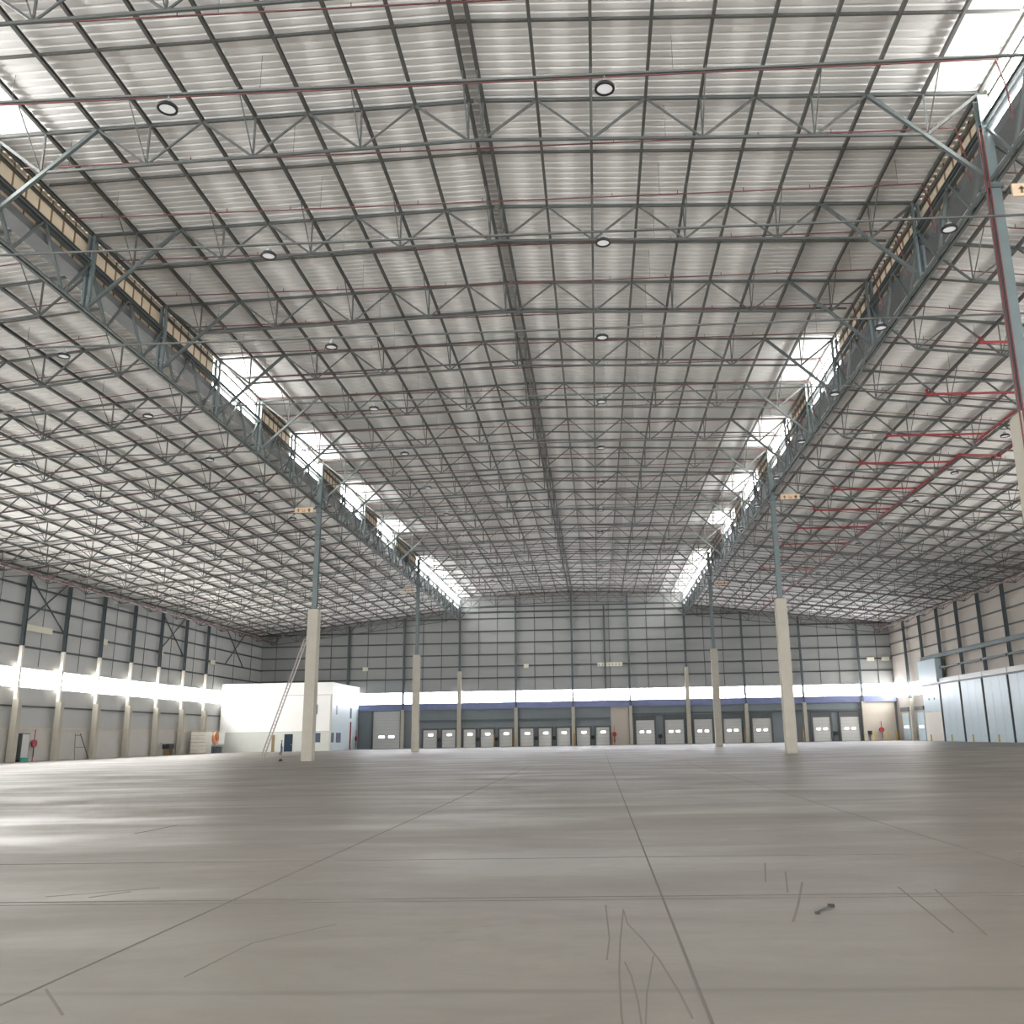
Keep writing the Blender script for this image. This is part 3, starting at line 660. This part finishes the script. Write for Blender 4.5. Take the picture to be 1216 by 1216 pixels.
# ------------------------------------------------------------------ office block in the far corner
OX, OY = -44.1, 152.7
of = empty('office_block', ((XL+OX)/2, OY, 0), 'white two storey office block built in the far left corner', 'office building')
def ofo(name, x0, x1, y0, y1, z0, z1, m): return obj(name, B(x0-(XL+OX)/2, x1-(XL+OX)/2, y0-OY, y1-OY, z0, z1), m, of)
ofo('body', XL+0.3, OX, OY, YW-0.7, 0, 9.1, 'office')
ofo('parapet', XL+0.3, OX+0.12, OY-0.12, YW-0.7, 9.1, 11.1, 'office')
ofo('parapet_trim', XL+0.3, OX+0.13, OY-0.16, OY-0.12, 9.0, 9.12, 'dockdoor')
ofo('lower_band', XL+0.3, OX-0.05, OY-0.06, OY, 0, 3.1, 'office_low')
ofo('band_shadow_trim', XL+0.3, OX, OY-0.09, OY, 3.1, 3.22, 'dockdoor')
ofo('side_cladding', OX, OX+0.05, OY+0.2, YW-0.7, 0, 9.1, 'office_side')
dd = ofo('door', -51.7, -50.3, OY-0.12, OY-0.05, 0, 2.8, 'door_blue')
obj('door_handle', B(-50.5-(XL+OX)/2, -50.42-(XL+OX)/2, -0.18, -0.12, 1.0, 1.15), 'galv', dd)
ofo('side_gate', -53.8, -53.3, OY-0.12, OY-0.05, 0, 2.7, 'brown')
ofo('window', -47.05, -45.7, OY-0.1, OY-0.05, 1.4, 2.9, 'glass')
ofo('window', -46.75, -46.4, OY-0.1, OY, 5.9, 7.5, 'glass')
for y0, y1, z0, z1 in ((152.9, 154.6, 1.35, 2.9), (156.0, 158.8, 1.3, 2.9), (155.4, 156.2, 5.9, 7.4), (164.4, 165.4, 5.4, 7.2)): ofo('window', OX+0.04, OX+0.09, y0, y1, z0, z1, 'glass')
ofo('corner_post', OX-0.14, OX+0.1, OY-0.1, OY+0.2, 0, 9.1, 'lower_wall')
ofo('riser_pipe', OX+0.1, OX+0.25, 164.6, 164.8, 0, 4.8, 'reel')

# hose reels
def reel(x, y, ax, label):
    r = empty('hose_reel', (x, y, 0), label, 'hose reel', 'red hose reels')
    def dr(bm):
        disc(bm, (0, 0, 0), 0.12, 0.42, -0.12, 0.12, 18); disc(bm, (0, 0, 0), 0, 0.14, -0.15, 0.15, 12)
        bmesh.ops.rotate(bm, verts=bm.verts, matrix=Matrix.Rotation(math.pi/2, 3, 'Y' if ax == 'x' else 'X')); bmesh.ops.translate(bm, verts=bm.verts, vec=(0, 0, 1.9))
    obj('drum', dr, 'reel', r)
    obj('supply_pipe', lambda bm: beam(bm, (0, 0, 0), (0, 0, 3.4), sec('O', 0.09)), 'reel', r)
    obj('hose', lambda bm: beam(bm, (0.05, -0.05, 1.6), (0.1, -0.1, 0.5), sec('O', 0.1)), 'black', r)
reel(XL+0.45, 101.6, 'x', 'red hose reel on the left wall between the two nearest posts')
reel(OX+0.5, 167.4, 'x', 'red hose reel on the side of the office block')
reel(2.9, YW-0.6, 'y', 'red hose reel beside the last small dock door')
reel(50.7, YW-0.6, 'y', 'red hose reel by the far right corner')
e = empty('fire_extinguisher', (XL+0.37, 114.35, 0.62), 'dark red extinguisher box on the left wall', 'fire extinguisher')
obj('cylinder', lambda bm: disc(bm, (0, 0, 0), 0, 0.22, 0, 0.75, 14), 'reel', e); obj('bracket', B(-0.24, -0.12, -0.4, 0.4, 0.0, 0.95), 'black', e)
e = empty('standing_cabinet', (XL+0.6, 99.2, 0), 'narrow dark grey cabinet by the nearest red hose reel', 'cabinet')
obj('body', B(-0.35, 0.35, -0.7, 0.7, 0.25, 3.0), 'girt', e); obj('door', B(0.35, 0.38, -0.6, 0.6, 0.35, 2.9), 'dockdoor', e); obj('foot', B(-0.3, 0.3, -0.6, 0.6, 0, 0.25), 'black', e)
tag(obj('teal_tub', lambda bm: (disc(bm, (0, 0, 0), 0.35, 0.42, 0.02, 0.45, 16), disc(bm, (0, 0, 0), 0, 0.40, 0, 0.05, 16)), 'teal', loc=(XL+1.5, 98.4, 0)), 'small teal tub on the floor at the left wall', 'tub')
# leaning frame on left wall
e = empty('leaning_trestle', (XL+0.9, 110.0, 0), 'thin grey folding trestle leaning on the left wall', 'trestle')
for dy in (-1.1, 1.1): obj('leg', lambda bm: beam(bm, (0.4, dy*1.4, 0), (-0.35, dy*0.5, 3.0), sec('box', 0.08)), 'steel', e)
obj('crossbar', lambda bm: (beam(bm, (-0.3, -0.6, 2.8), (-0.3, 0.6, 2.8), sec('box', 0.08)), beam(bm, (0.05, -1.1, 1.4), (0.05, 1.1, 1.4), sec('box', 0.06))), 'steel', e)
# machine
e = empty('floor_machine', (XL+1.5, 131.9, 0), 'low dark cleaning machine by the left wall', 'machine')
obj('body', lambda bm: (box(bm, -0.5, 0.5, -0.7, 0.9, 0.9, 1.6)), 'black', e); obj('handle', lambda bm: beam(bm, (0, -0.6, 1.4), (0, -2.4, 1.75), sec('O', 0.09)), 'steel', e)
for dy in (-0.5, 0.7): obj('leg', B(-0.4, 0.4, dy-0.08, dy+0.08, 0, 0.9), 'brown', e)
# stacked boards and rack near the office
e = empty('board_stack', (XL+1.6, 141.9, 0), 'cream stack of sheets standing near the office', 'stack of boards')
for j in range(6): obj('board', B(-0.6, 0.6, -1.5, 1.5, 0.15+j*0.53, 0.15+j*0.53+0.47), 'cream', e)
obj('pallet', B(-0.6, 0.6, -1.5, 1.5, 0, 0.13), 'timber', e)
e = empty('storage_cabinet', (XL+1.6, 147.8, 0), 'white cabinet with orange coil and grey bins near the office', 'cabinet')
obj('back_panel', B(-0.7, -0.6, -2.6, 2.6, 0, 3.3), 'white', e)
obj('side_panel', B(-0.6, 0.6, 2.5, 2.6, 0, 3.3), 'white', e); obj('side_panel', B(-0.6, 0.6, -2.6, -2.5, 0, 3.3), 'white', e)
obj('shelf', B(-0.6, 0.6, -2.5, 2.5, 1.3, 1.36), 'white', e)
def coil(bm):
    disc(bm, (0, 0, 0), 0.5, 0.95, -0.2, 0.2, 20); bmesh.ops.rotate(bm, verts=bm.verts, matrix=Matrix.Rotation(math.pi/2, 3, 'Y'))
tag(obj('hose_coil', coil, 'orange', loc=(XL+1.9, 147.4, 2.32)), 'orange hose coil on the white cabinet shelf', 'coil')
for j in range(4):
    tag(obj('storage_bin', lambda bm: (box(bm, -0.35, 0.35, -0.42, 0.42, 0, 0.85), box(bm, -0.38, 0.38, -0.45, 0.45, 0.85, 1.0)), 'girt_blue', loc=(XL+1.75, 146.0+j*1.1, 0.0)), 'grey-blue bin under the cabinet shelf, %s from the office' % ORD[4-j], 'bin', 'grey-blue bins')

# ------------------------------------------------------------------ long ladder leaning on the column
la, lb_ = Vector((-29.35, T+47.6, 0.02)), Vector((-25.98, T+47.75, 10.55))
ld = empty('long_ladder', la, 'very long metal ladder leaning on the thick concrete column', 'ladder')
dv = lb_-la; dn = dv.normalized(); wv_ = (dn.cross(Vector((0, 1, 0))).normalized()*0.75+Vector((0, 1, 0))*0.66)*0.24
for s in (-1, 1): obj('rail', lambda bm: beam(bm, wv_*s, dv+wv_*s, sec('box', 0.11, 0.09)), 'tube', ld)
rung = mesh('rung', lambda bm: beam(bm, -wv_, wv_, sec('O', 0.055)), 'tube')
for j in range(1, 34): obj('rung', rung, None, ld, loc=dv*(j/34))
tag(obj('tool_bag', lambda bm: (box(bm, -0.14, 0.14, -0.1, 0.1, 0, 0.14), box(bm, -0.1, 0.1, -0.06, 0.06, 0.14, 0.2)), 'black', loc=(-27.9, T+48.4, 0)), 'small dark bag on the floor right of the ladder foot', 'bag')

# ------------------------------------------------------------------ person in navy work clothes
def person(loc, rot):
    J = {'pel': (0, 0, 0.95), 'sp': (0, 0.01, 1.12), 'ch': (0, 0.02, 1.34), 'nk': (0, 0, 1.52), 'hd': (0, -0.02, 1.63), 'tp': (0, -0.02, 1.74),
         'hl': (-0.10, 0, 0.90), 'kl': (-0.12, -0.12, 0.50), 'al': (-0.12, 0.06, 0.09), 'tl': (-0.13, -0.10, 0.03),
         'hr': (0.10, 0, 0.90), 'kr': (0.12, 0.02, 0.48), 'ar': (0.12, 0.26, 0.11), 'tr': (0.13, 0.12, 0.03),
         'sl': (-0.19, 0, 1.42), 'el': (-0.27, 0.02, 1.13), 'wl': (-0.24, -0.16, 0.92), 'fl': (-0.23, -0.22, 0.86),
         'sr': (0.19, 0, 1.42), 'er': (0.28, 0.04, 1.13), 'wr': (0.25, -0.10, 0.90), 'fr': (0.24, -0.16, 0.83)}
    R = {'pel': .15, 'sp': .13, 'ch': .16, 'nk': .06, 'hd': .095, 'tp': .07, 'hl': .10, 'kl': .065, 'al': .045, 'tl': .04, 'hr': .10, 'kr': .065, 'ar': .045, 'tr': .04,
         'sl': .07, 'el': .05, 'wl': .032, 'fl': .03, 'sr': .07, 'er': .05, 'wr': .032, 'fr': .03}
    E_ = [('pel','sp'),('sp','ch'),('ch','nk'),('nk','hd'),('hd','tp'),('pel','hl'),('hl','kl'),('kl','al'),('al','tl'),('pel','hr'),('hr','kr'),('kr','ar'),('ar','tr'),
          ('ch','sl'),('sl','el'),('el','wl'),('wl','fl'),('ch','sr'),('sr','er'),('er','wr'),('wr','fr')]
    # five fingers on each hand
    for h, s in (('fl', -1), ('fr', 1)):
        b0 = Vector(J[h])
        for i in range(5):
            nm = h+str(i); J[nm] = tuple(b0+Vector((s*(-0.035+i*0.016) if i else -s*0.05, -0.02-0.008*i, -0.06 if i else -0.02))); R[nm] = .009; E_.append((h, nm))
    ks = list(J); me = bpy.data.meshes.new('person')
    me.from_pydata([J[k] for k in ks], [(ks.index(a), ks.index(b)) for a, b in E_], [])
    o = bpy.data.objects.new('person', me); COL.objects.link(o)
    md = o.modifiers.new('skin', 'SKIN'); ly = me.skin_vertices[0] if me.skin_vertices else None
    if ly is None:
        bm = bmesh.new(); bm.from_mesh(me); bm.verts.layers.skin.verify(); bm.to_mesh(me); bm.free(); ly = me.skin_vertices[0]
    for i, k in enumerate(ks): ly.data[i].radius = (R[k], R[k]*(0.75 if k in ('ch', 'sp', 'pel') else 1)); ly.data[i].use_root = (k == 'pel')
    o.modifiers.new('sub', 'SUBSURF').levels = 1; o.modifiers['sub'].render_levels = 1
    dg = bpy.context.evaluated_depsgraph_get(); ev = o.evaluated_get(dg); m2 = bpy.data.meshes.new_from_object(ev)
    o.modifiers.clear(); o.data = m2
    m2.materials.clear(); m2.materials.append(M['navy']); m2.materials.append(M['skin']); m2.materials.append(M['black'])
    for f in m2.polygons:
        c = f.center
        if c.z > 1.50 or (abs(c.x) > 0.19 and c.z < 0.91 and c.z > 0.7 and abs(c.x) > 0.2): f.material_index = 1
        elif c.z < 0.09: f.material_index = 2
        f.use_smooth = True
    obj('nose', lambda bm: box(bm, -0.012, 0.012, -0.135, -0.10, 1.62, 1.66), 'skin', o)
    def hair(bm):
        bmesh.ops.create_uvsphere(bm, u_segments=14, v_segments=8, radius=0.112); bmesh.ops.translate(bm, verts=bm.verts, vec=(0, 0.005, 1.70))
        bmesh.ops.delete(bm, geom=[v for v in bm.verts if v.co.z < 1.665], context='VERTS')
    obj('hair', hair, 'black', o)
    o.location = loc; o.rotation_euler = (0, 0, rot); return o
tag(person((-39.8, 116.6, 0), 1.9), 'person in navy work clothes walking near the office block', 'person')
